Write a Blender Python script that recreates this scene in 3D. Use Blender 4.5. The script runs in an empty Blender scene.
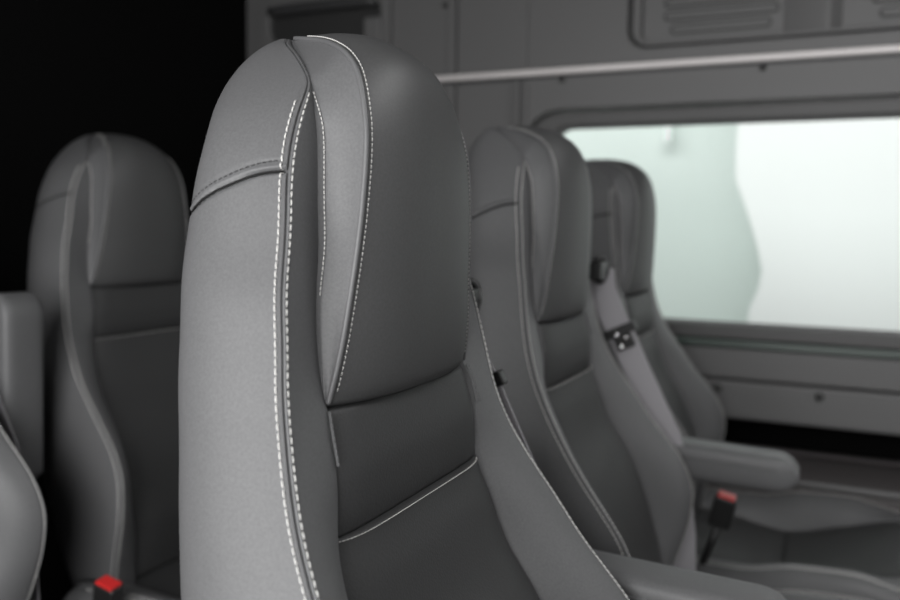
import bpy, math
import numpy as np
from mathutils import Matrix, Vector

scene = bpy.context.scene
COL = scene.collection

# ------------------------------------------------------------------ helpers
def interp(tab, z):
    """smooth (monotone cubic) interpolation of a table: first column z ascending"""
    t = np.array(tab, float); t = t[np.argsort(t[:, 0])]
    x = t[:, 0]; z = np.clip(np.asarray(z, float), x[0], x[-1])
    out = []
    h = np.diff(x); i = np.clip(np.searchsorted(x, z) - 1, 0, len(x) - 2)
    for c in range(1, t.shape[1]):
        y = t[:, c]; d = np.diff(y) / h
        m = np.zeros(len(x)); m[0] = d[0]; m[-1] = d[-1]
        for k in range(1, len(x) - 1):
            if d[k - 1] * d[k] > 0:
                w1 = 2 * h[k] + h[k - 1]; w2 = h[k] + 2 * h[k - 1]
                m[k] = (w1 + w2) / (w1 / d[k - 1] + w2 / d[k])
        s = (z - x[i]) / h[i]
        out.append((1 + 2 * s) * (1 - s) ** 2 * y[i] + s * (1 - s) ** 2 * h[i] * m[i]
                   + s * s * (3 - 2 * s) * y[i + 1] + s * s * (s - 1) * h[i] * m[i + 1])
    return out

def mesh_obj(name, V, F, mat, parent=None, smooth=True, kind=None, label=None, cat=None, group=None):
    me = bpy.data.meshes.new(name)
    me.from_pydata([tuple(map(float, v)) for v in V], [], [tuple(int(i) for i in f) for f in F])
    me.validate(); me.update()
    if smooth:
        me.polygons.foreach_set('use_smooth', [True] * len(me.polygons))
    me.materials.append(mat)
    o = bpy.data.objects.new(name, me); COL.objects.link(o)
    if parent: o.parent = parent
    if kind: o['kind'] = kind
    if label: o['label'] = label
    if cat: o['category'] = cat
    if group: o['group'] = group
    return o

def recalc(o):
    import bmesh
    bm = bmesh.new(); bm.from_mesh(o.data)
    bmesh.ops.recalc_face_normals(bm, faces=bm.faces)
    bm.to_mesh(o.data); bm.free(); return o

def grid_faces(nr, nc, closed=False, off=0):
    F = []
    cc = nc if closed else nc - 1
    for r in range(nr - 1):
        for c in range(cc):
            c2 = (c + 1) % nc
            F.append((off + r * nc + c, off + r * nc + c2, off + (r + 1) * nc + c2, off + (r + 1) * nc + c))
    return F

class MB:
    def __init__(s): s.V = []; s.F = []
    def add(s, V, F):
        o = len(s.V); s.V += [tuple(v) for v in V]; s.F += [tuple(i + o for i in f) for f in F]
    def box(s, x0, x1, y0, y1, z0, z1):
        V = [(x, y, z) for x in (x0, x1) for y in (y0, y1) for z in (z0, z1)]
        s.add(V, [(0, 1, 3, 2), (4, 6, 7, 5), (0, 4, 5, 1), (2, 3, 7, 6), (0, 2, 6, 4), (1, 5, 7, 3)])
    def prism(s, poly, y0, y1):
        """poly of (x,z) extruded along y"""
        n = len(poly)
        V = [(x, y0, z) for x, z in poly] + [(x, y1, z) for x, z in poly]
        F = [tuple(range(n)), tuple(range(2 * n - 1, n - 1, -1))]
        F += [(i, i + n, (i + 1) % n + n, (i + 1) % n) for i in range(n)]
        s.add(V, F)
    def ring(s, outer, inner, y0, y1):
        n = len(outer)
        V = [(x, y0, z) for x, z in outer] + [(x, y0, z) for x, z in inner] + [(x, y1, z) for x, z in outer] + [(x, y1, z) for x, z in inner]
        F = []
        for i in range(n):
            j = (i + 1) % n
            F += [(i, j, n + j, n + i), (2 * n + i, 3 * n + i, 3 * n + j, 2 * n + j),
                  (i, 2 * n + i, 2 * n + j, j), (n + i, n + j, 3 * n + j, 3 * n + i)]
        s.add(V, F)
    def tube(s, P, r, n=8, cap=True):
        P = np.array(P, float); m = len(P)
        T = np.gradient(P, axis=0); T /= np.linalg.norm(T, axis=1)[:, None] + 1e-12
        up = np.array([0.31, 0.17, 0.93]); V = []
        rr = np.ones(m) * r
        for p, t, q in zip(P, T, rr):
            a = np.cross(t, up)
            if np.linalg.norm(a) < 1e-3: a = np.cross(t, [1, 0, 0])
            a /= np.linalg.norm(a); b = np.cross(t, a)
            for k in range(n):
                V.append(p + q * (math.cos(2 * math.pi * k / n) * a + math.sin(2 * math.pi * k / n) * b))
        F = grid_faces(m, n, True)
        if cap: F += [tuple(range(n))[::-1], tuple((m - 1) * n + k for k in range(n))]
        s.add(V, F)
    def build(s, name, mat, parent=None, smooth=False, bevel=0, segs=2, **k):
        o = recalc(mesh_obj(name, s.V, s.F, mat, parent, smooth or bevel > 0, **k))
        if bevel:
            md = o.modifiers.new('bevel', 'BEVEL'); md.width = bevel; md.segments = segs; md.limit_method = 'ANGLE'; md.angle_limit = math.radians(35)
            md.harden_normals = True
        return o

def rrect(x0, x1, z0, z1, r, n=8):
    P = []
    for cx, cz, a0 in ((x1 - r, z1 - r, 0), (x0 + r, z1 - r, 90), (x0 + r, z0 + r, 180), (x1 - r, z0 + r, 270)):
        for k in range(n + 1):
            a = math.radians(a0 + 90 * k / n); P.append((cx + r * math.cos(a), cz + r * math.sin(a)))
    return P

# ------------------------------------------------------------------ materials
def mat(name, color, rough=.5, metal=0., bump=None, spec=.5, vary=0., coat=0.):
    m = bpy.data.materials.new(name); m.use_nodes = True
    nt = m.node_tree; b = nt.nodes['Principled BSDF']
    if not hasattr(color, '__len__'): color = (color,) * 3
    b.inputs['Base Color'].default_value = (*color, 1)
    b.inputs['Roughness'].default_value = rough; b.inputs['Metallic'].default_value = metal
    b.inputs['Specular IOR Level'].default_value = spec
    if coat: b.inputs['Coat Weight'].default_value = coat
    if bump or vary:
        tc = nt.nodes.new('ShaderNodeTexCoord')
    if bump:
        last = None
        for kind, scale, strength, dist in bump:
            if kind == 'v':
                t = nt.nodes.new('ShaderNodeTexVoronoi'); t.feature = 'SMOOTH_F1'; out = t.outputs['Distance']
            else:
                t = nt.nodes.new('ShaderNodeTexNoise'); t.inputs['Detail'].default_value = 3; out = t.outputs['Fac']
            t.inputs['Scale'].default_value = scale
            nt.links.new(tc.outputs['Object'], t.inputs['Vector'])
            bp = nt.nodes.new('ShaderNodeBump'); bp.inputs['Strength'].default_value = strength; bp.inputs['Distance'].default_value = dist
            nt.links.new(out, bp.inputs['Height'])
            if last: nt.links.new(last.outputs['Normal'], bp.inputs['Normal'])
            last = bp
        nt.links.new(last.outputs['Normal'], b.inputs['Normal'])
    if vary:
        t = nt.nodes.new('ShaderNodeTexNoise'); t.inputs['Scale'].default_value = 650; t.inputs['Detail'].default_value = 2
        nt.links.new(tc.outputs['Object'], t.inputs['Vector'])
        r = nt.nodes.new('ShaderNodeMapRange'); r.inputs['From Min'].default_value = .3; r.inputs['From Max'].default_value = .7
        r.inputs['To Min'].default_value = 1 - vary; r.inputs['To Max'].default_value = 1 + vary
        nt.links.new(t.outputs['Fac'], r.inputs['Value'])
        v = nt.nodes.new('ShaderNodeVectorMath'); v.operation = 'SCALE'; v.inputs[0].default_value = color
        nt.links.new(r.outputs['Result'], v.inputs['Scale']); nt.links.new(v.outputs['Vector'], b.inputs['Base Color'])
    return m

GRAIN = [('v', 1400, .18, .0005), ('n', 420, .05, .0006)]
LEATHER = mat('grey_leather', (.092, .092, .094), .50, bump=GRAIN, spec=.4, vary=.10)
FACE = mat('charcoal_leather', (.050, .050, .0505), .52, bump=[('v', 1400, .16, .0005), ('n', 420, .05, .0006)], spec=.38, vary=.10)
INSERT = mat('dark_insert_leather', (.030, .030, .0305), .58, bump=[('v', 700, .25, .0006)], spec=.35, vary=.10)
PIPING = mat('piping_leather', (.10, .10, .102), .45, spec=.4)
THREAD = mat('pale_thread', (.60, .59, .57), .75, spec=.2)
SEAM_SHADE = mat('seam_shade', .014, .8, spec=.1)  # near-black, stands in for the shade inside the yoke seam
BLACK = mat('black_plastic', .012, .4)
CHROME = mat('chrome', .75, .15, 1.)
RED = mat('red_button', (.55, .02, .02), .4)
WEB = mat('belt_webbing', (.30, .29, .305), .6, bump=[('n', 1200, .3, .0005)])
PLASTIC = mat('grey_trim_plastic', (.112, .111, .111), .52, bump=[('n', 900, .08, .0005)])
PLASTIC_D = mat('dark_trim_plastic', (.035, .035, .036), .5)
BOX_TRIM = mat('brown_grey_trim', (.070, .064, .064), .55)
BOX_TRIM2 = mat('charcoal_lining', .022, .6)
RUBBER = mat('window_rubber', (.080, .079, .079), .55)
SILL_LIT = mat('green_lit_sill', (.060, .080, .070), .35)  # green light from outside put into the sill's base colour
RAIL = mat('satin_rail', (.80, .76, .75), .35)
CARPET = mat('black_carpet', (.004, .004, .004), .95, spec=.05, bump=[('n', 500, .6, .002)])
FLOOR = mat('floor_vinyl', (.03, .03, .031), .6)
CEIL = mat('ceiling_lining', (.13, .13, .13), .8)
BODY = mat('white_panel', (.89, .91, .90), .5)
WALLOUT = mat('pale_green_wall', (.69, .765, .73), .7)
GROUND = mat('yard_concrete', (.4, .4, .39), .8)
def glass_mat():
    m = bpy.data.materials.new('tinted_glass'); m.use_nodes = True
    nt = m.node_tree; nt.nodes.clear()
    o = nt.nodes.new('ShaderNodeOutputMaterial'); t = nt.nodes.new('ShaderNodeBsdfTransparent'); g = nt.nodes.new('ShaderNodeBsdfGlossy')
    t.inputs['Color'].default_value = (.955, .985, .972, 1); g.inputs['Roughness'].default_value = .30
    mx = nt.nodes.new('ShaderNodeMixShader'); mx.inputs[0].default_value = .008
    nt.links.new(t.outputs[0], mx.inputs[1]); nt.links.new(g.outputs[0], mx.inputs[2]); nt.links.new(mx.outputs[0], o.inputs[0])
    return m
GLASS = glass_mat()
def emis(name, c, s):
    m = bpy.data.materials.new(name); m.use_nodes = True
    b = m.node_tree.nodes['Principled BSDF']; b.inputs['Emission Color'].default_value = (*c, 1); b.inputs['Emission Strength'].default_value = s
    return m
TUBE = emis('glow_tube', (1, 1, 1), .55)

# ------------------------------------------------------------------ the seat back
YC = .497
FLOOR_Z = .20
# z, stitch X, stitch half width
STITCH = [(.58, -.150, .150), (.64, -.150, .165), (.70, -.135, .176), (.75, -.121, .182), (.79, -.117, .184), (.835, -.131, .181),
          (.868, -.156, .177), (.896, -.179, .173), (.928, -.201, .170), (.962, -.223, .161), (.996, -.241, .152), (1.026, -.251, .145),
          (1.063, -.258, .140), (1.092, -.263, .133), (1.109, -.2664, .130), (1.128, -.271, .122), (1.149, -.274, .115), (1.1745, -.279, .108),
          (1.196, -.2825, .100), (1.218, -.285, .088), (1.2385, -.2895, .070), (1.250, -.303, .058), (1.264, -.322, .040), (1.274, -.340, .025), (1.2815, -.351, .007)]
INNER = [(.58, -.150, .125), (.64, -.150, .130), (.708, -.148, .132), (.76, -.160, .133), (.816, -.178, .130), (.86, -.198, .124), (.907, -.225, .117),
         (.943, -.237, .111), (.976, -.247, .104), (1.005, -.248, .102), (1.033, -.254, .100), (1.048, -.259, .097), (1.067, -.2660, .093),
         (1.085, -.2695, .0895), (1.115, -.2735, .084), (1.137, -.2760, .077), (1.183, -.2795, .073), (1.2057, -.2820, .070), (1.2225, -.2860, .068),
         (1.2385, -.2915, .065), (1.250, -.3035, .054), (1.264, -.323, .036), (1.274, -.341, .018), (1.2815, -.352, .002)]
REAR = [(.58, -.270), (.70, -.300), (.85, -.334), (.93, -.3483), (1.0, -.357), (1.06, -.3631), (1.1, -.367), (1.14, -.3722), (1.17, -.3718), (1.195, -.3708), (1.215, -.3732), (1.23, -.3773), (1.24, -.3786), (1.25, -.3773), (1.258, -.3757), (1.264, -.3730), (1.27, -.3695), (1.276, -.3640), (1.2825, -.3590)]

NC_C, NC_B, NC_S = 5, 26, 46
NEAR = np.array([.0003, .0007, .0011, .0015, .0019, .0023, .0028, .0033, .0038, .0043, .0048, .0054, .0062, .0072])

def rounded_polyline(P, near_i, rad):
    return P

def seat_rows():
    z = np.concatenate([np.linspace(.58, .86, 36)[:-1], np.linspace(.86, 1.14, 90)[:-1], np.linspace(1.14, 1.20, 130)[:-1],
                        np.linspace(1.20, 1.245, 26)[:-1], 1.2815 - .0365 * (np.linspace(1, 0, 26) ** 1.8)])
    return z

_ZG = np.linspace(.58, 1.2815, 1404)
def _smooth(tab):
    cols = interp(tab, _ZG); out = []
    for c in cols:
        f = c.copy()
        for _ in range(2):
            f = np.convolve(np.pad(f, 25, mode='edge'), np.ones(51) / 51, 'valid')
        k = np.clip((1.225 - _ZG) / .03, 0, 1) * np.clip((_ZG - .60) / .03, 0, 1)
        out.append(c * (1 - k) + f * k)
    return np.column_stack([_ZG] + out)
_SS, _SI = _smooth(STITCH), _smooth(INNER)
def half_section(z):
    xs, ws = (np.array([np.interp(z, _ZG, _SS[:, c])]) for c in (1, 2)); xi, wi = (np.array([np.interp(z, _ZG, _SI[:, c])]) for c in (1, 2)); xb, = interp(REAR, [z])
    xs, ws, xi, wi, xb = (float(a[0]) for a in (xs, ws, xi, wi, xb))
    # bolster face: inner seam -> stitch
    t = np.linspace(0, 1, 60)
    lift = np.clip((1.06 - z) / .12, 0, 1)
    P0 = np.array([xi, wi]); P2 = np.array([xs, ws])
    P1 = np.array([xi + (xs - xi) * (.5 + .38 * lift) + .003 * lift, wi + (ws - wi) * (.5 - .08 * lift)])
    B = ((1 - t) ** 2)[:, None] * P0 + (2 * t * (1 - t))[:, None] * P1 + (t ** 2)[:, None] * P2
    # side and back
    a = np.linspace(0, math.pi / 2, 160)
    n = 3.4
    dome = np.clip((1.284 - z) / .10, 0, 1); dome = dome * dome * (3 - 2 * dome)
    bul = .012 * (.12 + .88 * dome) * (1 - .4 * np.clip((1.0 - z) / .3, 0, 1))
    S = np.stack([xs + (xb - xs) * np.sin(a) ** (2 / n), (ws + bul * np.sin(np.clip(2.2 * a, 0, math.pi))) * np.cos(a) ** (2 / n)], 1)
    def at(P, d):     # point at arc distance d from the stitch end
        s = np.r_[0, np.cumsum(np.linalg.norm(np.diff(P, axis=0), axis=1))]
        return np.stack([np.interp(d, s, P[:, 0]), np.interp(d, s, P[:, 1])], 1), s[-1]
    _, lb = at(B[::-1], np.array([0.])); _, ls = at(S, np.array([0.]))
    nb = np.minimum(NEAR, lb * np.linspace(.04, .6, len(NEAR))); ns = np.minimum(NEAR, ls * np.linspace(.02, .3, len(NEAR)))
    db = np.r_[np.linspace(lb, nb[-1], NC_B)[:-1], nb[::-1], 0.]
    ds = np.r_[ns, np.linspace(ns[-1], ls, NC_S)[1:]]
    pb, _ = at(B[::-1], db); ps, _ = at(S, ds)
    cen = np.stack([np.full(NC_C, xi - .010), np.linspace(0, wi - .0015, NC_C)], 1)
    P = np.vstack([cen, pb, ps]); D = np.r_[np.full(NC_C, 1.), db, -ds]      # signed arc distance to the stitch (bolster +, side -)
    tside = np.r_[np.full(NC_C + len(db), -1.), ds / ls]
    ic = NC_C + len(db) - 1
    # round the crest
    for _ in range(45):
        Q = P.copy(); lo, hi = ic - 13, ic + 13
        Q[lo:hi] = .5 * P[lo:hi] + .25 * (P[lo - 1:hi - 1] + P[lo + 1:hi + 1]); P = Q
    return P, D, tside, ic

def yoke_z(t):
    return np.interp(t, [0, .05, .1, .15, .2, .25, .3, .35, .4, 1.0], [1.1825, 1.1825, 1.1815, 1.1792, 1.1755, 1.172, 1.1675, 1.1625, 1.1585, 1.152])

def build_back(parent):
    zs = seat_rows(); rows = []; DD = []; TT = []
    for z in zs:
        P, D, T, ic = half_section(z); rows.append(P); DD.append(D); TT.append(T)
    rows = np.array(rows); DD = np.array(DD); TT = np.array(TT)
    nr, nh, _ = rows.shape
    wgt = (np.clip((zs - 1.15) / .08, 0, 1) * np.clip((nr - 1 - np.arange(nr)) / 6., 0, 1))[:, None, None] * .5
    for _ in range(16):
        fz = ((zs[1:-1] - zs[:-2]) / (zs[2:] - zs[:-2]))[:, None, None]; m_ = rows.copy(); m_[1:-1] = rows[:-2] * (1 - fz) + rows[2:] * fz; rows = rows * (1 - wgt) + m_ * wgt
    H = np.zeros((nr, nh, 3)); H[..., 0] = rows[..., 0]; H[..., 1] = rows[..., 1]; H[..., 2] = zs[:, None]
    du = np.gradient(H, axis=0); dv = np.gradient(H, axis=1)
    N = np.cross(dv, du); N /= np.linalg.norm(N, axis=2)[..., None] + 1e-12
    # make sure normals point outward
    if N[nr // 2, nh - 10, 0] > 0: N = -N
    ad = np.abs(DD); Zg = H[..., 2]
    seam = -.0030 * np.exp(-(ad / .00075) ** 2) + .0007 * np.exp(-((ad - .0017) / .0009) ** 2) - .0005 * np.exp(-((ad - .0040) / .0009) ** 2)
    topseam = -.0013 * np.exp(-(ad / .0010) ** 2)
    k = np.clip((Zg - 1.232) / .008, 0, 1)
    disp = seam * (1 - k) + topseam * k
    dz = Zg - yoke_z(TT)
    yoke = (-.0036 * np.exp(-(dz / .0011) ** 2) + .0006 * np.exp(-((dz - .0026) / .0012) ** 2) - .0004 * np.exp(-((dz - .0062) / .0010) ** 2)) * np.clip(TT / .004, 0, 1) * (TT >= 0)
    disp = disp + yoke
    H = H + N * disp[..., None]
    # mirror: full closed section, left side y negative
    L = H[:, ::-1].copy(); L[..., 1] *= -1           # rear centre -> front centre (left)
    full = np.concatenate([L[:, :-1], H[:, :-1]], axis=1)   # drop doubled centre columns
    nc = full.shape[1]
    V = full.reshape(-1, 3).copy(); V[:, 2] -= FLOOR_Z
    F = grid_faces(nr, nc, True)
    F += [tuple(range(nc))[::-1], tuple((nr - 1) * nc + k for k in range(nc))]
    o = recalc(mesh_obj('backrest', V, F, LEATHER, parent))
    H2 = H.copy(); H2[..., 2] -= FLOOR_Z
    return o, H2, N, ic, zs, DD

def stitch_mesh(mb, P, N, pitch=.0049, length=.0040, r=.00045, t0=0., lift=.0004):
    P = np.array(P, float) ; N = np.array(N, float)
    s = np.r_[0, np.cumsum(np.linalg.norm(np.diff(P, axis=0), axis=1))]
    def at(A, d): return np.array([np.interp(d, s, A[:, k]) for k in range(3)])
    d = t0
    while d + length < s[-1]:
        n = at(N, d + length / 2); n /= np.linalg.norm(n) + 1e-12
        pts = []; rad = []
        for f in (0, .12, .5, .88, 1):
            q = at(P, d + f * length) + n * (lift + (-.0005 if f in (0, 1) else 0.0003 * (1 - abs(f - .5) * 2)))
            pts.append(q); rad.append(r * (.45 if f in (0, 1) else 1))
        mb.tube(pts, np.array(rad), 6)
        d += pitch

def mirror(A): B = np.array(A, float).copy(); B[..., 1] *= -1; return B

# head pad outline: (z, X, half width) of the piping, of the gusset's inner edge and (z, X) of the middle of the face
PIPE = [(1.0498, -.2587, .0965), (1.0567, -.2574, .0955), (1.0705, -.2550, .0930), (1.0906, -.2526, .0895), (1.1112, -.2513, .0855), (1.1411, -.2489, .0815),
        (1.1671, -.2479, .0780), (1.1845, -.2479, .0755), (1.1961, -.2484, .0738), (1.2078, -.2493, .0720), (1.2197, -.2522, .0695), (1.2307, -.2557, .0665),
        (1.2402, -.2600, .0630), (1.2476, -.2649, .0595), (1.2533, -.2706, .0560), (1.2586, -.2776, .0515), (1.2633, -.2868, .0450), (1.2685, -.2985, .0360),
        (1.2732, -.3120, .0260), (1.2783, -.3320, .0140), (1.2825, -.3503, .0020)]
BASE = [(1.0498, -.2602, .0975), (1.0705, -.2635, .0950), (1.0906, -.2668, .0925), (1.1112, -.2695, .0885), (1.1411, -.2708, .0815), (1.1671, -.2730, .0792),
        (1.1845, -.2745, .0770), (1.2057, -.2770, .0738), (1.2134, -.2788, .0730), (1.2219, -.2823, .0715), (1.2302, -.2870, .0690), (1.2385, -.2911, .0665),
        (1.2456, -.2977, .0585), (1.2575, -.3128, .0430), (1.2723, -.3348, .0190), (1.2818, -.3510, .0010)]
MID = [(1.0485, -.2450), (1.0545, -.2410), (1.070, -.2385), (1.091, -.2370), (1.111, -.2360), (1.141, -.2350), (1.168, -.2345), (1.187, -.2345), (1.200, -.2348), (1.2135, -.2362),
       (1.227, -.2385), (1.2385, -.2415), (1.2495, -.2460), (1.2580, -.2515), (1.2645, -.2585), (1.2710, -.2680), (1.2765, -.2800), (1.2798, -.2950), (1.2820, -.3120), (1.2826, -.3320), (1.2818, -.3503)]

def build_pad(parent):
    A = np.array(PIPE); Bt = np.array(BASE); Mt = np.array(MID)
    d = np.r_[0, np.cumsum(np.linalg.norm(np.diff(A, axis=0), axis=1))]
    # gusset edge: straight below by height, over the top by share of the way
    kA = float(np.interp(1.2197, A[:, 0], d))
    db = np.empty(len(Bt))
    for q in range(len(Bt)):
        zb = Bt[q, 0]
        db[q] = np.interp(zb, A[:, 0], d) if zb < 1.21 else kA + (d[-1] - kA) * (zb - 1.2105) / (1.2818 - 1.2105)
    u = np.r_[np.linspace(0, d[2], 16)[:-1], np.linspace(d[2], d[10], 70)[:-1], np.linspace(d[10], d[-1], 80)]
    ca = interp(np.column_stack([d, A]), u); cb = interp(np.column_stack([db, Bt]), u); cm = interp(np.column_stack([d, Mt]), u)
    Q = np.stack([ca[0], ca[1], ca[2], cb[1], cb[2], cb[0], cm[1], cm[0]], 1)
    kk = np.ones(9) / 9
    for c in range(8):
        f = np.convolve(np.pad(Q[:, c], 4, mode='edge'), kk, 'valid'); w_ = np.clip(np.minimum(np.arange(len(u)), len(u) - 1 - np.arange(len(u))) / 14, 0, 1)
        Q[:, c] = Q[:, c] * (1 - w_) + f * w_
    rows = []; ipipe = None
    NG, NF = 14, 72
    pipeP = []; baseP = []
    for zp, xp, wp, xb, wb, zb, xc, zc in Q:
        base = np.array([xb, wb, zb]); pipe = np.array([xp, wp, zp])
        g = np.linspace(0, 1, NG)[:, None]
        G = base + (pipe - base) * g
        G[:, 1] -= .0010 * np.sin(np.pi * g[:, 0]) * min(1, (1.284 - zp) / .03)
        v = 1 - np.cos(np.linspace(0, math.pi / 2, NF // 2 + 1)) ; v = v / v[-1]         # dense near the pipe
        v = 1 - v
        e = 1 - np.abs(v) ** 2.6
        Fh = np.stack([xp + (xc - xp) * e, wp * v, zp + (zc - zp) * e], 1)
        half = np.vstack([[base + [-.022, -.002, -.001], base + [-.0003, -.0001, 0]], G, Fh[1:]])
        other = mirror(half[::-1])[1:]
        rows.append(np.vstack([half, other])); pipeP.append(pipe); baseP.append(base)
    rows = np.array(rows)
    # piping groove just outside the pipe
    ip = NG + 1
    # tuck the bottom edge inwards
    r0 = rows[0].copy()
    t1 = r0.copy(); t1[:, 0] -= .003; t1[:, 2] -= .0022
    t2 = r0.copy(); t2[:, 0] -= .010; t2[:, 2] -= .0030
    t3 = r0.copy(); t3[:, 0] = np.minimum(t3[:, 0] - .02, -.275); t3[:, 2] -= .002
    rows = np.concatenate([[t3, t2, t1], rows]); nr, nc, _ = rows.shape
    V = rows.reshape(-1, 3).copy(); V[:, 2] -= FLOOR_Z
    F = grid_faces(nr, nc)
    o = recalc(mesh_obj('headrest_pad', V, F, LEATHER, parent))
    o.data.materials.append(FACE)
    cols = np.arange(nc - 1); face_col = (cols >= ip) & (cols < nc - 1 - ip)
    o.data.polygons.foreach_set('material_index', np.tile(face_col, nr - 1).astype(int))
    rows = rows[3:]; rows = rows - np.array([0, 0, FLOOR_Z])
    du = np.gradient(rows, axis=0); dv = np.gradient(rows, axis=1); N = np.cross(du, dv)
    N /= np.linalg.norm(N, axis=2)[..., None] + 1e-12
    if N[40, nc // 2, 0] < 0: N = -N
    return o, rows, N, ip, NG, nc

def build_seat():
    root = bpy.data.objects.new('passenger_seat', None); COL.objects.link(root)
    back, H, N, ic, zs, DD = build_back(root)
    # ---- stitching on the shell: two rows beside the edge seam
    mb = MB()
    i_top = int(np.searchsorted(zs, 1.226)); i_topb = int(np.searchsorted(zs, 1.232))
    seam_cols = ((ic + 11, i_top), (ic - 7, i_topb))
    for sgn in (0, 1):
        mb = MB()
        for col, top in seam_cols:
            P = H[:top, col]; n = N[:top, col]
            if sgn: P, n = mirror(P), mirror(n)
            stitch_mesh(mb, P[::-1], n[::-1])
        mb.build('edge_stitching', THREAD, back, True, label='pale thread double stitching')
    # yoke seam stitches (tone in tone, short)
    for sgn in (-1, 1):
        mb = MB()
        P = []; n = []
        for t in np.linspace(.03, .75, 60):
            best = None
            r = int(np.argmin(np.abs(zs - (yoke_z(t) + .006))))
            c = ic + 1 + int(np.argmin(np.abs(-DD[r, ic + 1:] / -DD[r, -1] - t)))
            P.append(H[r, c]); n.append(N[r, c])
        P = np.array(P); n = np.array(n)
        k = np.ones(9) / 9
        Pp = np.stack([np.convolve(np.pad(P[:, i], 4, mode='edge'), k, 'valid') for i in range(3)], 1)
        if sgn > 0: Pp, n = mirror(Pp), mirror(n)
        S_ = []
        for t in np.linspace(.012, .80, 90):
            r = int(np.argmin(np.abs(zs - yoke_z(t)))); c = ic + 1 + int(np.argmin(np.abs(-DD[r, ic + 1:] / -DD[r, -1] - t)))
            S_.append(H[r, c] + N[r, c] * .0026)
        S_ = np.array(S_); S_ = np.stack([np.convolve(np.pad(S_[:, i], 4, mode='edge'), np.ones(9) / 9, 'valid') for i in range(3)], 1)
        mb2 = MB(); mb2.tube(mirror(S_) if sgn > 0 else S_, .0007, 6); mb2.build('yoke_seam_shade', SEAM_SHADE, back, True, label='dark tube for seam shade')  # dark tube drawn as the shade in the yoke seam gap
        stitch_mesh(mb, Pp, n, .0036, .0024, .00040)
        mb.build('yoke_stitching', PLASTIC_D, back, True, label='dark thread stitching')
    # ---- head pad
    pad, R, RN, ip, NG, nc = build_pad(root)
    mb = MB()
    pl = R[:, ip].copy(); pl[:, 0] += .0002; pl[:, 1] += .0002
    pipe_r = .0017
    for A in (pl, mirror(pl)):
        mb = MB(); mb.tube(A[:-2], pipe_r, 8); mb.build('piping', PIPING, pad, True)
    mb = MB()
    # row on the front next to the piping
    for sgn in (0, 1):
        P = []; n = []
        for r in range(3, R.shape[0] - 12):
            seg = R[r, ip:ip + 36]; s = np.r_[0, np.cumsum(np.linalg.norm(np.diff(seg, axis=0), axis=1))]
            w = .0040 if s[-1] > .012 else s[-1] * .33
            k = int(np.argmin(np.abs(s - w))); f = np.array([np.interp(w, s, seg[:, i]) for i in range(3)])
            P.append(f); n.append(RN[r, ip + k])
        P = np.array(P); n = np.array(n)
        if sgn: P, n = mirror(P), mirror(n)
        mb = MB(); stitch_mesh(mb, P[::-1], n[::-1], .0032, .0020, .00030)
        mb.build('pad_stitching', THREAD, pad, True, label='pale thread stitching')
    # row along the inner edge of the gusset
    zb_ = R[:, 2, 2] + FLOOR_Z; ra = int(np.argmin(np.abs(zb_ - 1.233))); rb = int(np.argmin(np.abs(zb_ - 1.11)))
    for sgn in (0, 1):
        P = R[rb:ra, 2].copy()
        n = np.tile([0.25, 1., 0.], (len(P), 1))
        if sgn: P, n = mirror(P), mirror(n)
        mb = MB(); stitch_mesh(mb, P[::-1], n[::-1], .0030, .0022, .00034, lift=.0008)
        mb.build('gusset_stitching', THREAD, pad, True, label='pale thread stitching')
    # ---- panels between the bolsters
    def panel(name, z1, z0, m_, bulge, nrow, topround, botround=.010):
        z = z1 - (z1 - z0) * np.linspace(0, 1, nrow) ** (1.5 if nrow > 100 else 1); xi, wi = interp(INNER, z)
        v = np.sin(np.linspace(-math.pi / 2, math.pi / 2, 45))
        rows = []
        f = (z1 - z) / (z1 - z0)
        for k in range(nrow):
            e = 1 - np.abs(v) ** 7
            te = 1 - np.clip(1 - (z1 - z[k]) / topround, 0, 1) ** 2.5
            if nrow > 100: te = .5 + .5 * te
            be = 1 - np.clip(1 - (z[k] - z0) / botround, 0, 1) ** 2.5; be = .5 + .5 * be
            x = xi[k] - .0035 + (.0035 + bulge) * e * te * be - (.006 if nrow < 100 else .003) * (1 - te)
            rows.append(np.stack([x, wi[k] * v * 1.0, np.full(45, z[k] - FLOOR_Z)], 1))
        rows = np.array(rows)
        a = rows[0].copy(); a[:, 0] -= .012; b = rows[-1].copy(); b[:, 0] -= .012
        rows = np.concatenate([[a], rows, [b]])
        l = rows[:, :1].copy(); l[..., 0] -= .012; r = rows[:, -1:].copy(); r[..., 0] -= .012
        rows = np.concatenate([l, rows, r], axis=1)
        o = recalc(mesh_obj(name, rows.reshape(-1, 3), grid_faces(rows.shape[0], rows.shape[1]), m_, root))
        return o, rows[1:-1, 1:-1]
    up, upr = panel('shoulder_panel', 1.0490, .9735, INSERT, .0045, 44, .006, .022)
    lo, lor = panel('back_insert', .9730, .640, INSERT, .0050, 150, .0015)
    mb = MB()
    P = lor[4].copy(); P[:, 0] += .0003
    stitch_mesh(mb, P, np.tile([1., 0, .4], (len(P), 1)), .0030, .0019, .00028)
    mb.build('seam_stitching', THREAD, lo, True, label='fine pale stitching')
    mb = MB()
    for sgn in (-1, 1):
        z = np.linspace(1.046, 1.016, 30); xi, wi = interp(INNER, z)
        P = np.stack([xi + .0016, sgn * (wi + .0008), z - FLOOR_Z], 1)
        mb = MB(); mb.tube(P, .0009, 6)
        P2 = P.copy(); P2[:, 0] += .0010; P2[:, 1] += sgn * .0016
        stitch_mesh(mb, P2, np.tile([1., -.3 * sgn, 0], (len(P), 1)), .0036, .0025, .0004)
        mb.build('shoulder_welt', LEATHER, up, True)
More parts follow.
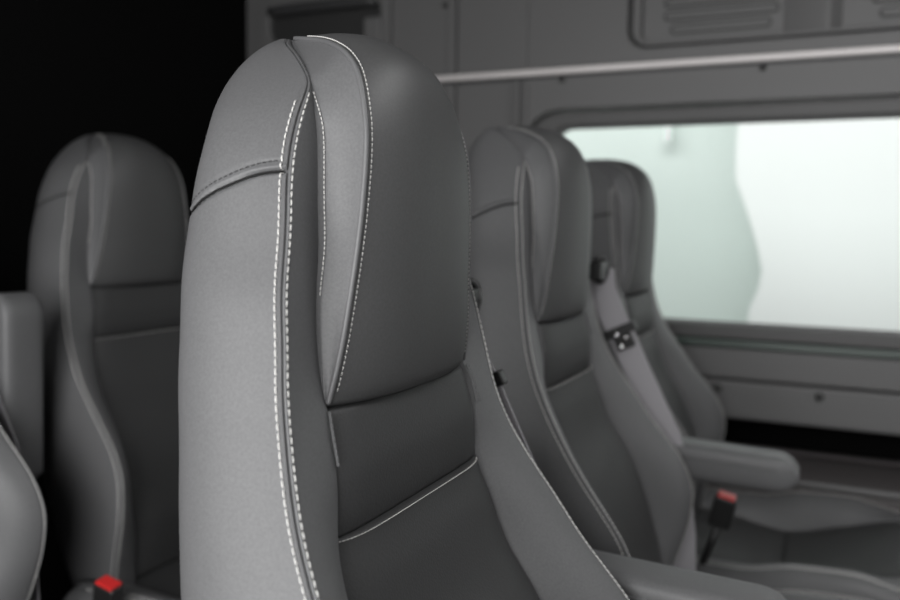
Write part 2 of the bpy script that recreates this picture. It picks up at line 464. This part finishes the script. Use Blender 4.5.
    # ---- cushion
    ZB = [(-.19, .650), (-.123, .655), (-.05, .656), (.03, .671), (.10, .674), (.16, .663), (.24, .640), (.30, .600), (.325, .560)]
    ZI = [(-.19, .640), (-.11, .634), (0, .617), (.10, .642), (.19, .664), (.25, .652), (.30, .607), (.325, .560)]
    xs = np.linspace(-.185, .325, 90); rows = []
    for x in xs:
        zb = float(interp(ZB, [x])[0][0]); zi = float(interp(ZI, [x])[0][0])
        ef = 1 - .10 * np.clip((x - .2) / .125, 0, 1) ** 2
        w = np.array([0, .09, .128, .134, .139, .146, .158, .172, .186, .194, .1955, .197, .1985, .200, .206, .214, .220, .224, .226, .226, .222, .0]) * ef
        zz = np.array([zi - .02, zi - .02, zi - .018, zi - .006, zi + .000, zi + (zb - zi) * .35, zi + (zb - zi) * .72, zi + (zb - zi) * .95, zb + .003, zb + .0015, zb, zb - .0018, zb, zb - .0005, zb - .003, zb - .008, zb - .017, zb - .03, zb - .05, .53, .515, .51])
        zz = np.maximum(zz, .51)
        half = np.stack([np.full(len(w), x), w, zz - FLOOR_Z], 1)
        rows.append(np.vstack([mirror(half[::-1])[:-1], half[:-1]]))
    rows = np.array(rows); nr, nc, _ = rows.shape
    F = grid_faces(nr, nc, True) + [tuple(range(nc))[::-1], tuple((nr - 1) * nc + k for k in range(nc))]
    cu = recalc(mesh_obj('seat_cushion', rows.reshape(-1, 3), F, LEATHER, root))
    rows = []
    xs2 = np.linspace(-.175, .318, 100); v = np.sin(np.linspace(-math.pi / 2, math.pi / 2, 41))
    for x in xs2:
        zi = float(interp(ZI, [x])[0][0]); ef = 1 - .10 * np.clip((x - .2) / .125, 0, 1) ** 2
        e = 1 - np.abs(v) ** 5
        z = zi - .004 + (.010 - .007 * math.exp(-(x / .005) ** 2)) * e
        rows.append(np.stack([np.full(41, x), v * .136 * ef, z - FLOOR_Z], 1))
    rows = np.array(rows)
    l = rows[:, :1].copy(); l[..., 2] -= .012; r = rows[:, -1:].copy(); r[..., 2] -= .012
    rows = np.concatenate([l, rows, r], axis=1)
    recalc(mesh_obj('cushion_insert', rows.reshape(-1, 3), grid_faces(rows.shape[0], rows.shape[1]), INSERT, cu))
    mb = MB()
    for sgn in (-1, 1):
        mb = MB()
        for off in (-.0045, .0045):
            x = np.linspace(-.16, .26, 90); zb = interp(ZB, x)[0]
            ef = 1 - .10 * np.clip((x - .2) / .125, 0, 1) ** 2
            P = np.stack([x, sgn * (.197 + off) * ef, zb + .0012 - FLOOR_Z], 1)
            stitch_mesh(mb, P, np.tile([0, 0, 1.], (len(P), 1)))
        mb.build('cushion_stitching', THREAD, cu, True, label='pale thread stitching')
    # ---- pedestal
    mb = MB(); mb.box(-.15, .26, -.20, .20, .24, .312); mb.box(-.10, .20, -.15, .15, .02, .24); mb.box(-.14, .25, -.18, .18, .0, .02)
    mb.build('seat_base', PLASTIC_D, root, bevel=.008)
    # ---- armrest (pivot at its rear end)
    L_, th, wd = .250, .056, .060
    n = 40; rows = []
    for s in np.r_[0, .004, .012, np.linspace(.02, L_ - .03, 12), L_ - .022, L_ - .014, L_ - .007, L_ - .002, L_]:
        k = 1.
        if s > L_ - .03: k = math.sqrt(max(1 - ((s - (L_ - .03)) / .03) ** 2, .06))
        if s < .015: k = math.sqrt(max(1 - ((.015 - s) / .015) ** 2, .25))
        tt = th * (1 - .10 * s / L_)
        a = np.linspace(0, 2 * math.pi, n, endpoint=False)
        c, sn = np.cos(a), np.sin(a)
        y = np.sign(c) * np.abs(c) ** .42 * wd / 2 * (.72 + .28 * k); z = np.sign(sn) * np.abs(sn) ** .42 * tt / 2 * k
        rows.append(np.stack([np.full(n, s), y, z - (th - tt) * .2], 1))
    rows = np.array(rows); nr = len(rows)
    F = grid_faces(nr, n, True) + [tuple(range(n))[::-1], tuple((nr - 1) * n + k for k in range(n))]
    arm = recalc(mesh_obj('armrest', rows.reshape(-1, 3), F, LEATHER, root))
    arm.location = (-.262, .236, .828 - FLOOR_Z); arm.rotation_euler = (0, math.radians(1.0), 0)
    mb = MB()
    for sgn in (-1, 1):
        mb = MB(); mb.tube([(s, sgn * (wd / 2 + .0002), .012 - .004 * s / L_) for s in np.linspace(.012, L_ - .028, 20)], .0011, 6)
        mb.build('armrest_seam', PIPING, arm, True)
    mb = MB(); mb.tube([(.02, -.075, 0), (.02, -.025, 0)], .016, 16)
    mb.build('armrest_hinge', BLACK, arm, True)
    # ---- belt on the right shoulder
    g = MB()
    ring = [(-.262 + .010 * math.cos(a), .190 + .004 * math.sin(2 * a), 1.098 + .017 * math.sin(a)) for a in np.linspace(0, 2 * math.pi, 25)]
    g.tube([(x, y, z - FLOOR_Z) for x, y, z in ring], .0045, 8)
    g.box(-.275, -.250, .150, .188, 1.086 - FLOOR_Z, 1.110 - FLOOR_Z)
    bg = g.build('belt_guide', BLACK, root, bevel=.002)
    path = [(-.262, .193, 1.098), (-.258, .196, 1.07), (-.248, .200, 1.04), (-.233, .204, 1.01), (-.212, .207, .965), (-.185, .209, .91), (-.160, .211, .86), (-.145, .212, .80), (-.135, .214, .72), (-.130, .215, .62), (-.128, .215, .50)]
    P = np.array(path); P[:, 2] -= FLOOR_Z
    T = np.gradient(P, axis=0); T /= np.linalg.norm(T, axis=1)[:, None]
    A = np.cross(T, [0, 1, 0]); A /= np.linalg.norm(A, axis=1)[:, None]; B = np.cross(T, A)
    rows = []
    for p, a, b in zip(P, A, B):
        hw = .019; rows.append([p - a * hw - b * .0009, p + a * hw - b * .0009, p + a * hw + b * .0009, p - a * hw + b * .0009])
    rows = np.array(rows)
    F = grid_faces(len(rows), 4, True) + [(3, 2, 1, 0), tuple(4 * (len(rows) - 1) + k for k in range(4))]
    belt = recalc(mesh_obj('seat_belt', rows.reshape(-1, 3), F, WEB, root, smooth=False))
    t = MB()
    c = P[3]; tx = T[3]; ax = A[3]
    def blk(cen, hu, hw, y0, y1, mbx):
        V = []
        for u in (-hu, hu):
            for w in (-hw, hw):
                for y in (y0, y1):
                    V.append(cen + tx * u + ax * w + np.array([0, y, 0]))
        mbx.add(V, [(0, 1, 3, 2), (4, 6, 7, 5), (0, 4, 5, 1), (2, 3, 7, 6), (0, 2, 6, 4), (1, 5, 7, 3)])
    blk(c, .007, .025, -.006, .006, t); blk(c + tx * .016, .012, .014, -.006, .004, t)
    tg = t.build('belt_tongue', BLACK, belt, bevel=.002)
    t = MB()
    for q, rr in ((c + tx * .004 + ax * -.006, .0042), (c + tx * .022 + ax * -.006, .0040), (c + tx * .012 + ax * .006, .003)):
        t.tube([q + np.array([0, -.0105, 0]), q + np.array([0, -.009, 0]), q + np.array([0, -.004, 0])], np.array([rr * .6, rr, rr]), 12)
    t.build('tongue_rivet', CHROME, belt, True, label='shiny metal rivets')
    # ---- buckle on the left
    t = MB(); t.box(-.016, .016, -.010, .010, -.05, 0)
    bk = t.build('belt_buckle', BLACK, root, bevel=.004); bk.location = (-.085, -.232, .70 - FLOOR_Z); bk.rotation_euler = (math.radians(8), math.radians(12), 0)
    t = MB(); t.box(-.0125, .0125, -.0085, .0085, -.0015, .003)
    t.build('release_button', RED, bk, bevel=.001, label='red push button')
    t = MB(); t.tube([(0, 0, -.045), (-.005, 0, -.09), (-.012, .004, -.16)], .006, 8)
    t.build('buckle_stalk', BLACK, bk, True)
    return root

def copy_tree(o, parent=None):
    c = o.copy(); COL.objects.link(c); c.parent = parent
    for ch in list(o.children): copy_tree(ch, c)
    return c

def child(o, name):
    for ch in o.children:
        if ch.name.split('.')[0] == name: return ch

seat0 = build_seat()
SEATS = [  # dx, dy, dz, label
    (0, 0, 0, 'large grey leather passenger seat in the foreground, nearest the camera, pale stitching in focus'),
    (-.041, .497, 0, 'grey leather passenger seat second in the front row, between nearest seat and window seat'),
    (-.052, .980, 0, 'grey leather passenger seat at the window end of the front row'),
    (-.706, .495, .012, 'dark grey leather seat in the back row with its whole headrest visible at left'),
    (-.715, 0, .012, 'grey leather back row seat at the left edge, only bolster and raised armrest showing')]
seats = []
for i, (dx, dy, dz, lab) in enumerate(SEATS):
    o = seat0 if i == 0 else copy_tree(seat0)
    o.location = (dx, YC + dy, FLOOR_Z + dz)
    if i == 3: o.scale = (1.08, 1.07, 1.0)
    o['label'] = lab; o['category'] = 'seat'; o['group'] = 'passenger seats'
    seats.append(o)
b = child(seats[2], 'belt_buckle'); b.location.z = .768 - FLOOR_Z; b.location.y = -.215; b.location.x = -.070
b = child(seats[3], 'belt_buckle'); b.location.z = .69 - FLOOR_Z; b.location.x = -.09
a = child(seats[4], 'armrest'); a.location = (-.243, .236, .800 - FLOOR_Z); a.rotation_euler = (0, math.radians(-88), 0)
child(seats[1], 'armrest').location.x += .028
def drop(o):
    for ch in list(o.children): drop(ch)
    bpy.data.objects.remove(o)
for nm in ('armrest', 'belt_guide', 'seat_belt'): drop(child(seats[2], nm))
for k in (0, 3, 4):     # belts hanging straighter, behind the bolster
    for nm in ('belt_guide', 'seat_belt'): 
        c_ = child(seats[k], nm); c_.location = (-.052, -.006, 0) if nm == 'seat_belt' else (-.032, -.006, -.010)

# ------------------------------------------------------------------ the van
YW = 1.85
X0, X1 = -1.46, 1.6
YN = -.50
ZC = 1.98
def S(name, mb, m, parent=None, **k):
    return mb.build(name, m, parent, kind=None if parent else 'structure', **k)
mb = MB(); mb.box(X0 - .05, X1 + .05, YN - .05, YW + .25, FLOOR_Z - .05, FLOOR_Z); S('floor', mb, FLOOR)
mb = MB(); mb.box(X0 - .05, X1 + .05, YN - .05, YW + .25, ZC, ZC + .05); S('ceiling', mb, CEIL)
mb = MB(); mb.box(X0 - .06, X0, YN - .05, YW + .25, FLOOR_Z, ZC); S('wall_back', mb, CARPET)
mb = MB(); mb.box(X1, X1 + .05, YN - .05, YW + .25, FLOOR_Z, .85); S('wall_front', mb, PLASTIC)
# near side with the open sliding door
mb = MB(); mb.box(X0, -.88, YN - .05, YN, FLOOR_Z, ZC); mb.box(.90, X1, YN - .05, YN, FLOOR_Z, ZC); mb.box(-.88, .90, YN - .05, YN, 1.85, ZC)
S('wall_left', mb, PLASTIC)
# far side: panel above, pillar and lower wall around the window
WX0, WX1, WZ0, WZ1 = -.600, 1.25, .962, 1.392
mb = MB()
mb.box(X0, -.842, YW, YW + .08, .62, ZC)
mb.box(-.838, WX0 - .06, YW, YW + .08, .765, ZC)
mb.ring(rrect(WX0 - .06, X1, WZ1 + .04, ZC, .001), rrect(-.430, 1.095, 1.552, 1.87, .045), YW, YW + .08)
mb.box(WX1 + .04, X1, YW, YW + .08, .765, WZ1 + .04)
S('wall_right', mb, PLASTIC, bevel=.003)
mb = MB(); mb.box(X0, X1, YW + .13, YW + .16, FLOOR_Z, WZ0 - .05); S('wall_lower', mb, CARPET)  # black so the recess under the panel reads as deep shade
# lower panels
mb = MB(); mb.box(-.838, X1, YW - .012, YW + .10, .849, .914); S('trim_1', mb, PLASTIC, bevel=.004)
mb = MB(); mb.box(-.838, X1, YW - .022, YW + .07, .765, .8455)
t5 = S('trim_2', mb, PLASTIC, bevel=.006)
for sx in (-.4, -.205, -.007, .19, .39):
    m2 = MB(); m2.tube([(sx, YW - .010, .829), (sx, YW - .0265, .829)], .0085, 16); s_ = m2.build('screw', BLACK, t5, True)
    m2 = MB(); m2.tube([(sx, YW - .020, .829), (sx, YW - .028, .829)], .004, 6); m2.build('screw_socket', PLASTIC, s_, True)
# low box along the wall
mb = MB()
prof = [(1.71, FLOOR_Z), (1.71, .664), (1.716, .672), (1.735, .680), (1.83, .683), (1.97, .682), (1.97, FLOOR_Z)]
n = len(prof)
V = [(X0, y, z) for y, z in prof] + [(X1, y, z) for y, z in prof]
mb.add(V, [tuple(range(n)), tuple(range(2 * n - 1, n - 1, -1))] + [(i, i + n, (i + 1) % n + n, (i + 1) % n) for i in range(n)])
S('trim_3', mb, BOX_TRIM)
mb = MB(); mb.tube([(X0 + .01, 1.712, .677), (X1 - .01, 1.712, .677)], .006, 10); S('trim_4', mb, PLASTIC, smooth=True)

# window
win = MB(); win.ring(rrect(WX0 - .052, WX1 + .03, WZ0 - .030, WZ1 + .030, .075, 10), rrect(WX0, WX1, WZ0, WZ1, .048, 10), YW - .008, YW + .06)
w1 = S('window_1', win, RUBBER, bevel=.006, segs=3)
g = MB(); g.prism(rrect(WX0 - .005, WX1 + .005, WZ0 - .005, WZ1 + .005, .05, 10), YW + .040, YW + .045)
g.build('glass', GLASS, w1, label='pale green tinted pane')
g = MB(); g.ring(rrect(WX0 - .012, WX1 + .012, WZ0 - .012, WZ1 + .012, .056, 10), rrect(WX0 + .004, WX1 - .004, WZ0 + .004, WZ1 - .004, .046, 10), YW + .012, YW + .038)
g.build('window_gasket', PLASTIC, w1, bevel=.003)
mb = MB(); mb.box(-.80, X1, YW - .018, YW + .06, .9145, .9315); S('trim_5', mb, SILL_LIT, bevel=.005)  # sill band, coloured as if lit green through the window
# window surround panel
sur = MB(); sur.ring(rrect(-.668, 1.35, WZ0 - .0285, 1.500, .012, 10), rrect(WX0 - .060, WX1 + .038, WZ0 - .0282, WZ1 + .038, .083, 10), YW - .010, YW + .05)
su = S('trim_6', sur, PLASTIC, bevel=.004)
c = MB(); c.box(-.680, -.669, YW - .022, YW + .01, .935, 1.500); c.box(-.669, -.659, YW - .004, YW + .01, .935, 1.5); c.box(-.659, -.650, YW - .019, YW + .01, .935, 1.49); S('trim_7', c, PLASTIC, bevel=.003)
for sx in (-.570, -.145, .28):
    m2 = MB(); m2.tube([(sx, YW - .005, 1.494), (sx, YW - .017, 1.494)], .006, 12); m2.build('trim_clip', BLACK, su, True)
# bright rail above the window
rl = MB(); rl.tube([(x, YW - .012, 1.5140) for x in (X0 + .02, -.5, 0, .8, X1 - .02)], .0074, 12)
S('trim_8', rl, RAIL, smooth=True)
rl = MB(); rl.box(X0 + .01, X1 - .01, YW - .010, YW + .002, 1.5015, 1.5085); S('trim_9', rl, PLASTIC_D)
# pillar seam cover with screw
mb = MB(); mb.box(-.862, -.846, YW - .006, YW + .004, .70, ZC); p_ = S('trim_10', mb, PLASTIC, bevel=.003)
m2 = MB(); m2.tube([(-.868, YW + .002, 1.688), (-.868, YW - .009, 1.688)], .006, 12); m2.build('screw', BLACK, p_, True)

# upper vent panel (recess, raised boxes with louvre slots)
def capsule(x0, x1, zc, r, n=8): return rrect(x0, x1, zc - r, zc + r, r * .98, n)
root = bpy.data.objects.new('vent_panel', None); COL.objects.link(root); root.location = (0, YW, 1.55)
root['label'] = 'grey moulded vent panel with horizontal slots above the window'; root['category'] = 'vent panel'
mb = MB(); mb.ring(rrect(-.440, 1.104, -.008, .330, .050), rrect(-.415, 1.08, .016, .310, .030), .026, .034); mb.build('panel_gasket', BLACK, root)
mb = MB(); mb.ring(rrect(-.421, 1.088, .0085, .312, .040), rrect(-.402, 1.075, .017, .305, .020), .006, .040)
fr = mb.build('panel_frame', PLASTIC, root, bevel=.005)
mb = MB(); mb.box(-.41, 1.08, .010, .31, .032, .036)
V = mb.V; mb = MB(); mb.box(-.41, 1.08, .034, .040, .012, .31); mb.build('panel_back', PLASTIC, root)
for bx in (-.402, .004, .410, .816):
    if bx > -.4:
        m2 = MB()
        prof = [(bx - .12, .0345), (bx - .045, .010), (bx - .030, .008), (bx - .006, .0345)]
        V = [(x, y, .012) for x, y in prof] + [(x, y, .308) for x, y in prof]
        m2.add(V, [(0, 1, 2, 3), (7, 6, 5, 4)] + [(k, k + 4, (k + 1) % 4 + 4, (k + 1) % 4) for k in range(4)])
        m2.build('panel_rib', PLASTIC, root, bevel=.004)
    if bx > .7: continue
    for sz, a0, a1 in ((.0450, .058, .266), (.0740, .044, .280), (.1030, .044, .280), (.1320, .044, .280), (.1610, .044, .280)):
        m3 = MB(); m3.ring(capsule(bx + a0, bx + a1, sz, .0105), capsule(bx + a0 + .0045, bx + a1 - .0045, sz, .0060), .0325, .035)
        lv = m3.build('vent_slot', BLACK, root)
        m3 = MB(); m3.prism(capsule(bx + a0 + .0040, bx + a1 - .0040, sz, .0065), .0300, .035); m3.build('vent_bar', PLASTIC, lv, bevel=.002)

# overhead pocket at the back of the far wall
root = bpy.data.objects.new('overhead_pocket', None); COL.objects.link(root); root.location = (-1.2, YW, 1.66)
root['label'] = 'dark rounded pocket moulded into the wall above the nearest headrest'; root['category'] = 'storage pocket'
mb = MB(); mb.ring(rrect(-.200, .188, -.16, .085, .020), rrect(-.172, .162, -.028, .066, .042), -.020, .004)
mb.build('pocket_frame', PLASTIC, root, bevel=.008, segs=3)
mb = MB(); mb.prism(rrect(-.180, .170, -.035, .075, .044), -.004, .002); mb.build('pocket_back', BOX_TRIM2, root)
mb = MB(); mb.tube([(x, -.020 - .010 * math.cos(x * 8), .052) for x in np.linspace(-.165, .155, 15)], .014, 10); mb.build('pocket_lip', PLASTIC_D, root, True)
mb = MB(); mb.box(.120, .168, -.030, -.019, -.15, .012); mb.build('pocket_rib', PLASTIC, root, bevel=.006)

# ------------------------------------------------------------------ outside the window
mb = MB(); mb.box(-4, 5.5, 3.6, 3.7, -.4, 3.2); yard = mb.build('yard_wall', WALLOUT); yard['kind'] = 'structure'
mb = MB(); mb.box(-6, 7, YW + .3, 3.6, -.45, -.4); o = mb.build('ground', GROUND); o['kind'] = 'structure'
edge = [(-.27, 2.2), (-.28, 1.70), (-.284, 1.516), (-.286, 1.418), (-.282, 1.325), (-.258, 1.263), (-.235, 1.201), (-.211, 1.124), (-.193, 1.047), (-.202, .985), (-.223, .933), (-.227, .889), (-.23, .3), (-.23, -.40)]
MBW = MB()
poly = [(x, z) for x, z in edge] + [(3.0, -.40), (3.0, 2.2)]
k_ = 3.05 / 2.75
poly = [(x * k_, 1.15 + (z - 1.15) * k_) if z > -.3 else (x * k_, -.40) for x, z in poly]
MBW.prism(poly, 3.05, 3.35)
o = MBW.build('white_screen', BODY, label='white curved panel standing outside beyond the window glass', cat='screen')
m2 = MB(); m2.tube([(-.642, 3.56, 1.536), (-.642, 3.56, 1.81)], .014, 12); lt = m2.build('glow_tube', TUBE, yard, True, label='white glowing tube')  # emissive upright tube, a small white mark beyond the glass
m2 = MB(); m2.box(-.652, -.632, 3.56, 3.6, 1.55, 1.81); m2.build('tube_bracket', BODY, lt)

# ------------------------------------------------------------------ light
w = bpy.data.worlds.new('sky'); scene.world = w; w.use_nodes = True
bg = w.node_tree.nodes['Background']; bg.inputs['Color'].default_value = (1, 1, 1, 1); bg.inputs['Strength'].default_value = .20
def area(name, loc, target, sx, sy, power, color=(1, 1, 1)):
    l = bpy.data.lights.new(name, 'AREA'); l.shape = 'RECTANGLE'; l.size = sx; l.size_y = sy; l.energy = power; l.color = color
    o = bpy.data.objects.new(name, l); COL.objects.link(o); o.location = loc
    o.rotation_euler = (Vector(target) - Vector(loc)).to_track_quat('-Z', 'Y').to_euler()
    return o
area('door_daylight', (-.27, -.62, 1.22), (-.26, .5, 1.10), 1.0, 1.0, 31)
area('windscreen_daylight', (1.75, .75, 1.20), (-.3, .75, 1.1), 1.6, .7, 4)
area('cabin_top_fill', (.45, .85, 1.95), (.35, .85, .5), .5, .5, 8)  # unseen overhead fill, added to brighten armrests and cushions
area('yard_daylight', (.3, 2.20, 3.0), (.3, 3.3, 1.1), 8, .5, 176, (1, .965, .98))

# ------------------------------------------------------------------ camera
R = [[0.9089997155436051, 0.41642468191141246, 0.017606857658987597], [0.0502645531689776, -0.0675900807891761, -0.9964462131362815], [-0.41375474841549303, 0.9066543251283212, -0.08237076477574114]]
right, down, fwd = (Vector(r) for r in R)
cam = bpy.data.cameras.new('camera'); co = bpy.data.objects.new('camera', cam); COL.objects.link(co)
m = Matrix.Identity(4)
for i in range(3):
    m[i][0] = right[i]; m[i][1] = -down[i]; m[i][2] = -fwd[i]
m[2][3] = 1.15
co.matrix_world = m
cam.sensor_width = 36; cam.lens = 832.09 * 36 / 900; cam.clip_start = .02
cam.dof.use_dof = True; cam.dof.focus_distance = .55; cam.dof.aperture_fstop = 4.6
scene.camera = co
vs = scene.view_settings
scene.display_settings.display_device = 'sRGB'
vs.view_transform = 'Standard'; vs.look = 'None'; vs.exposure = 0; vs.gamma = 1; vs.use_curve_mapping = False
scene.cycles.use_denoising = True
